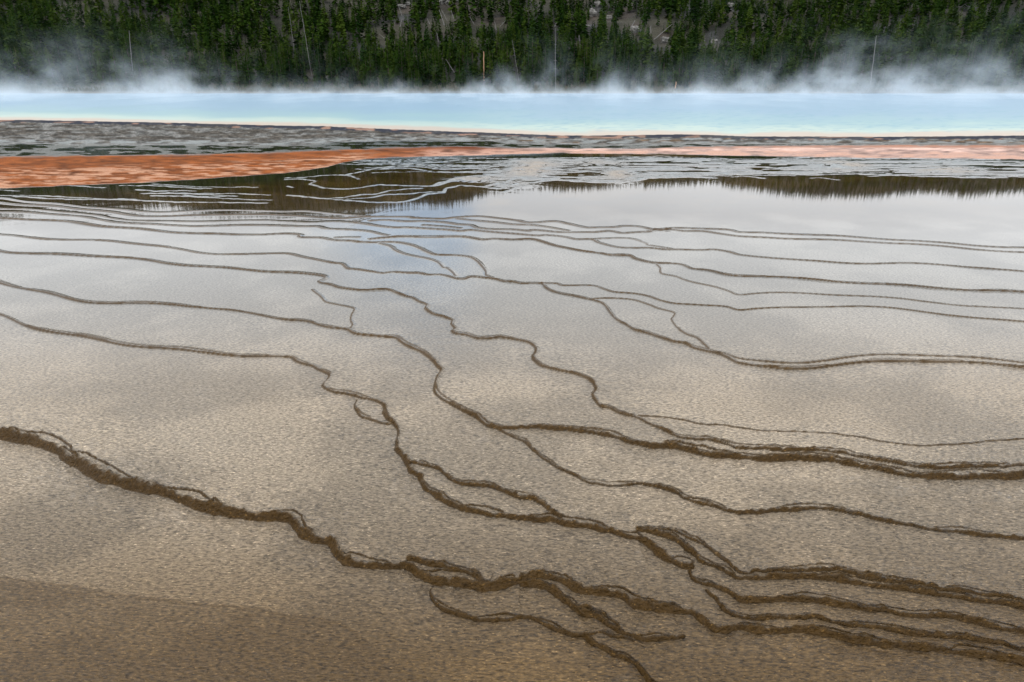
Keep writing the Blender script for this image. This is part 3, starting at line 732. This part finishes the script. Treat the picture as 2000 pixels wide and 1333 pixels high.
# rocks in the clearings
rkm, N, Lk, P = material("pale_rock"); tc = N.new("ShaderNodeTexCoord"); n = noise(1.5, 6, .65); P.inputs['Roughness'].default_value = .9
ra = N.new("ShaderNodeValToRGB"); ra.color_ramp.elements[0].color = (.07, .068, .062, 1); ra.color_ramp.elements[1].color = (.30, .29, .27, 1)
ra.color_ramp.elements[0].position = .3; ra.color_ramp.elements[1].position = .7
Lk.new(n.outputs['Fac'], ra.inputs[0]); Lk.new(ra.outputs[0], P.inputs['Base Color'])
bp = N.new("ShaderNodeBump"); bp.inputs['Distance'].default_value = .4; Lk.new(n.outputs['Fac'], bp.inputs['Height']); Lk.new(bp.outputs[0], P.inputs['Normal'])
ROCKS = [(785,15,3.2,1.0,"pale flat rock ledge at the upper left clearing on the slope"),
 (796,10,2.2,1.0,"smaller pale rock touching the right end of the upper left ledge"),
 (862,6,2.6,2.0,"large whitish boulder at the photo's top edge above the crossed white logs"),
 (878,10,2.8,1.6,"broad whitish boulder right of the large one at the top edge"),
 (893,3,1.8,1.2,"small whitish boulder at the right end of the top edge boulders"),
 (1158,30,2.6,2.4,"tall grey rock face left of the charred black trunk"),
 (1168,12,2.4,1.8,"grey rock at the top of the slope behind the charred black trunk"),
 (1146,54,1.6,.9,"small pale rock low in the clearing left of the tall rock face"),
 (1188,37,2.2,1.1,"tan rock shelf right of the tall grey rock face"),
 (1240,62,2.8,1.8,"rounded greenish grey mound of rock below the fan of logs"),
 (1300,82,2.8,1.8,"rounded brown rock mound under the long log in the right clearing"),
 (1394,84,1.8,1.2,"small grey boulder near the right edge of the forest"),
 (1425,14,2.8,1.6,"grey boulder in the top right corner of the photo")]
import bmesh
for k, (px, py, w, h, lb) in enumerate(ROCKS):
    x, y, z = hillhit(px, py)
    bm = bmesh.new(); bmesh.ops.create_icosphere(bm, subdivisions=4, radius=1)
    for vt in bm.verts:
        c = vt.co
        d = 1 + .5 * (mathutils.noise.noise(c * 1.4 + mathutils.Vector((k * 7, 0, 0)))) + .2 * mathutils.noise.noise(c * 4 + mathutils.Vector((k * 3, 5, 0))) + .08 * mathutils.noise.noise(c * 11)
        vt.co = mathutils.Vector((c.x * w * .5, c.y * w * .45, c.z * h * .55)) * d
    me = bpy.data.meshes.new("rock"); bm.to_mesh(me); bm.free(); me.materials.append(rkm)
    o = link(bpy.data.objects.new("rock", me)); o.location = (x, y, z + h * .15); tag(o, lb, 'rock')
    keep.append((px - w * 2.2, px + w * 2.2, py - h * 2.5, py + 3, y - .5))

# tree positions
cand = []
r_ = random.Random(3)
sp = 1.85
iy = 0; y = 140.5
while y < YT + 8:
    x = -.98 * y - 10
    while x < .98 * y + 10:
        cand.append((x + r_.uniform(-.9, .9), y + r_.uniform(-.9, .9), r_.random(), r_.random(), r_.random(), r_.random()))
        x += sp * (1.0 if y < 200 or y > 228 else 1.15)
    y += sp * (1.0 if y < 200 or y > 235 else 1.2)
cand = np.array(cand)
cx, cy = cand[:, 0], cand[:, 1]; cz = hill(cx, cy)
hgt = 3.0 + 4.2 * cand[:, 3] ** 1.6 + 1.6 * sm(.55, .8, fbm(cx / 12, cy / 12, 301, 2))
hgt *= np.where(cand[:, 5] < .12, .55, 1)
front = cy < 146
hgt = np.where(front, hgt * .62, hgt)
px0, py0 = to_px(cx, cy, cz); px1, py1 = to_px(cx, cy, cz + hgt)
dens = sm(.25, .55, fbm(cx / 9, cy / 9, 302, 3)) * .55 + .45
dens = np.where(front, dens * .5, np.where(cy > 226, 1.0, dens))
op = np.zeros_like(cx)
for a1, b1, rx, ry in OPEN: op = np.maximum(op, np.exp(-(((px0 - a1) / rx) ** 2 + ((py0 - 12 - b1) / ry) ** 2) ** 2))
ok = (cand[:, 2] < dens * (1 - .34 * op))
for (a1, a2, b1, b2, yk) in keep:
    if isinstance(a1, tuple):
        (lx0, ly0), (lx1, ly1) = a1, a2
        hit = np.zeros(len(cx), bool)
        for t in np.linspace(0, 1, 12):
            qx, qy = lerp(lx0, lx1, t), lerp(ly0, ly1, t)
            hw = 1.5 + 5.5 * np.clip((qy - py1) / np.maximum(py0 - py1, 1), 0, 1)
            hit |= (np.abs(px0 - qx) < hw) & (qy > py1) & (qy < py0)
        ok &= ~(hit & (cy < yk + .4))
    else:
        ok &= ~((px0 > a1) & (px0 < a2) & (cy < yk + .4) & (py1 < b2 - 2) & (py0 > b1 + 2))
cx, cy, cz, hgt, px0, py0, px1, py1 = [q[ok] for q in (cx, cy, cz, hgt, px0, py0, px1, py1)]
hgt = np.where(cy > 226, 2.2 + (hgt - 5) * .1, hgt)
rot = cand[ok, 4] * 6.283; wid = .85 + .5 * cand[ok, 5]
inview = (px0 > -30) & (px0 < 2030) & (py0 > 5)
score = np.where(inview, (py0 - py1) * np.where((px0 > 540) & (px0 < 1460), 1.25, 1.0) * np.where(cy < 165, 1.4, 1) * np.where(cy < 146, 1.9, 1), 0)
order = np.argsort(-score); solo = order[:296]; rest = order[296:]
crowns = [crown(50 + k, 230, W=.15 + .02 * (k % 3)) for k in range(5)]
low = [crown(150 + k, 84, W=.165 + .02 * (k % 3)) for k in range(6)]
tV, tF = tube([(0, 0, -.04), (0, 0, .3), (0, 0, .7), (0, 0, .98)], [.022, .018, .010, .003], 6)
cm = []
for V, T in crowns:
    o = mesh_np('crown', V, T, fm, False); cm.append(o.data); bpy.data.objects.remove(o)
o = mesh_np('trunk', tV, tF, bark); tm = o.data; bpy.data.objects.remove(o)
for k, i in enumerate(solo):
    rt = link(bpy.data.objects.new('pine_tree', None))
    rt.location = (cx[i], cy[i], cz[i]); rt.rotation_euler = (0, 0, rot[i]); rt.scale = (hgt[i] * wid[i], hgt[i] * wid[i], hgt[i])
    if cy[i] < 146: tag(rt, "small young green pine at the foot of the hill along the steaming shore", 'pine tree', 'small pines along the far shore')
    else: tag(rt, "dark green narrow pine in the dense forest on the lower hillside", 'pine tree', 'pines of the lower hillside')
    link(bpy.data.objects.new('crown', cm[k % 5]), rt)
    link(bpy.data.objects.new('trunk', tm), rt)
Vs, Ts, Tn = [], [], []; base = 0
for k, i in enumerate(rest):
    V, T = low[k % 6]
    c, s = math.cos(rot[i]), math.sin(rot[i]); w = hgt[i] * wid[i]
    q = np.stack([(V[:, 0] * c - V[:, 1] * s) * w + cx[i], (V[:, 0] * s + V[:, 1] * c) * w + cy[i], V[:, 2] * hgt[i] + cz[i]], -1)
    Vs.append(q); Ts.append(T + base); base += len(V); Tn.append(np.full(len(V), (i * .618) % 1))
fo = mesh_np('pine_forest', np.vstack(Vs), np.vstack(Ts), fm, False)
a = fo.data.attributes.new("tint", 'FLOAT', 'POINT'); a.data.foreach_set('value', np.concatenate(Tn).astype(np.float32))
tag(fo, "dense dark green pine forest covering the hillside behind the hot spring", 'forest', kind='stuff')
print("trees", len(cx), "tris", sum(len(t) for t in Ts), "grid", NR, NC)

# low grass and brush along the far shore
bmat, N, Lk, P = material("shore_brush"); P.inputs['Base Color'].default_value = (.075, .075, .035, 1); P.inputs['Roughness'].default_value = .9
oi = N.new("ShaderNodeAttribute"); oi.attribute_name = "tint"; ra = N.new("ShaderNodeValToRGB")
ra.color_ramp.elements[0].color = (.045, .055, .022, 1); ra.color_ramp.elements[1].color = (.12, .10, .055, 1); Lk.new(oi.outputs['Fac'], ra.inputs[0]); Lk.new(ra.outputs[0], P.inputs['Base Color'])
nb = 26000
bx = rng.uniform(-150, 150, nb); by = rng.uniform(134.5, 152, nb); bh = rng.uniform(.25, .9, nb) * (0.4 + 1.1 * fbm(bx / 4, by / 4, 401, 2))
bz = hill(bx, by); w = rng.uniform(.08, .3, nb); l1_ = rng.uniform(-.3, .3, nb); dyy = rng.uniform(-.2, .2, nb)
bv = np.stack([np.stack([bx - w, by - dyy, bz], -1), np.stack([bx + w, by + dyy, bz], -1), np.stack([bx + l1_, by, bz + bh], -1)], 1).reshape(-1, 3)
bo = mesh_np('shore_brush', bv, np.arange(nb * 3).reshape(-1, 3), bmat, False)
a = bo.data.attributes.new("tint", 'FLOAT', 'POINT'); a.data.foreach_set('value', np.repeat(fbm(bx / 6, by / 3, 402, 3), 3).astype(np.float32))
tag(bo, "low green and tan grass and brush along the far shore of the hot spring", 'brush', kind='stuff')

# ------------------------------------------------------------------ steam rising off the spring
sm_, N, Lk, P = material("steam")
N.remove(P)
tc = N.new("ShaderNodeTexCoord"); sx = N.new("ShaderNodeSeparateXYZ"); Lk.new(tc.outputs['Object'], sx.inputs[0])
pv = N.new("ShaderNodeVolumePrincipled"); pv.inputs['Color'].default_value = (.86, .93, .99, 1); pv.inputs['Anisotropy'].default_value = 0.0
n1_ = noise(.24, 4, .62, (1, .35, .8)); n2_ = noise(.035, 2, .5, (1, .4, .5))
def ramp(x, a, b):
    m = N.new("ShaderNodeMapRange"); m.inputs['From Min'].default_value = a; m.inputs['From Max'].default_value = b; m.clamp = True; Lk.new(x, m.inputs['Value']); return m.outputs[0]
Xo, Yo, Zo = sx.outputs['X'], sx.outputs['Y'], sx.outputs['Z']
# height to which a wisp reaches: higher to the right, and where the broad noise is high
top = mth('ADD', mth('MULTIPLY', ramp(Xo, 5, 50), 1.7), mth('ADD', mth('MULTIPLY', ramp(Xo, -34, -50), .7), 1.3))
top = mth('MULTIPLY', top, mth('ADD', mth('MULTIPLY', ramp(n2_.outputs['Fac'], .42, .60), 1.2), .45))
hgt_ = mth('DIVIDE', Zo, top)
fall = mth('POWER', 2.718, mth('MULTIPLY', hgt_, -1.0))
wis = ramp(mth('SUBTRACT', n1_.outputs['Fac'], mth('MULTIPLY', mth('MINIMUM', hgt_, 3.0), .035)), .49, .60)
den = mth('MULTIPLY', mth('MULTIPLY', fall, mth('ADD', mth('MULTIPLY', wis, .072), .0006)), mth('MULTIPLY', ramp(Yo, 45, 100), ramp(Zo, 12, 8)))
lowl = mth('MULTIPLY', mth('POWER', 2.718, mth('MULTIPLY', Zo, -2.5)), mth('MULTIPLY', ramp(Yo, 50, 95), .010))
Lk.new(mth('ADD', den, lowl), pv.inputs['Density'])
om = [n for n in N if n.type == 'OUTPUT_MATERIAL'][0]; Lk.new(pv.outputs[0], om.inputs['Volume'])
bm = bmesh.new(); bmesh.ops.create_cube(bm, size=1)
for vt in bm.verts: vt.co = mathutils.Vector((vt.co.x * 300, vt.co.y * 92 + 94, vt.co.z * 11.9 + 6.05))
me = bpy.data.meshes.new("steam"); bm.to_mesh(me); bm.free(); me.materials.append(sm_)
sto = link(bpy.data.objects.new("steam", me)); tag(sto, "thin white steam drifting off the blue hot spring in front of the forest", 'steam', kind='stuff')
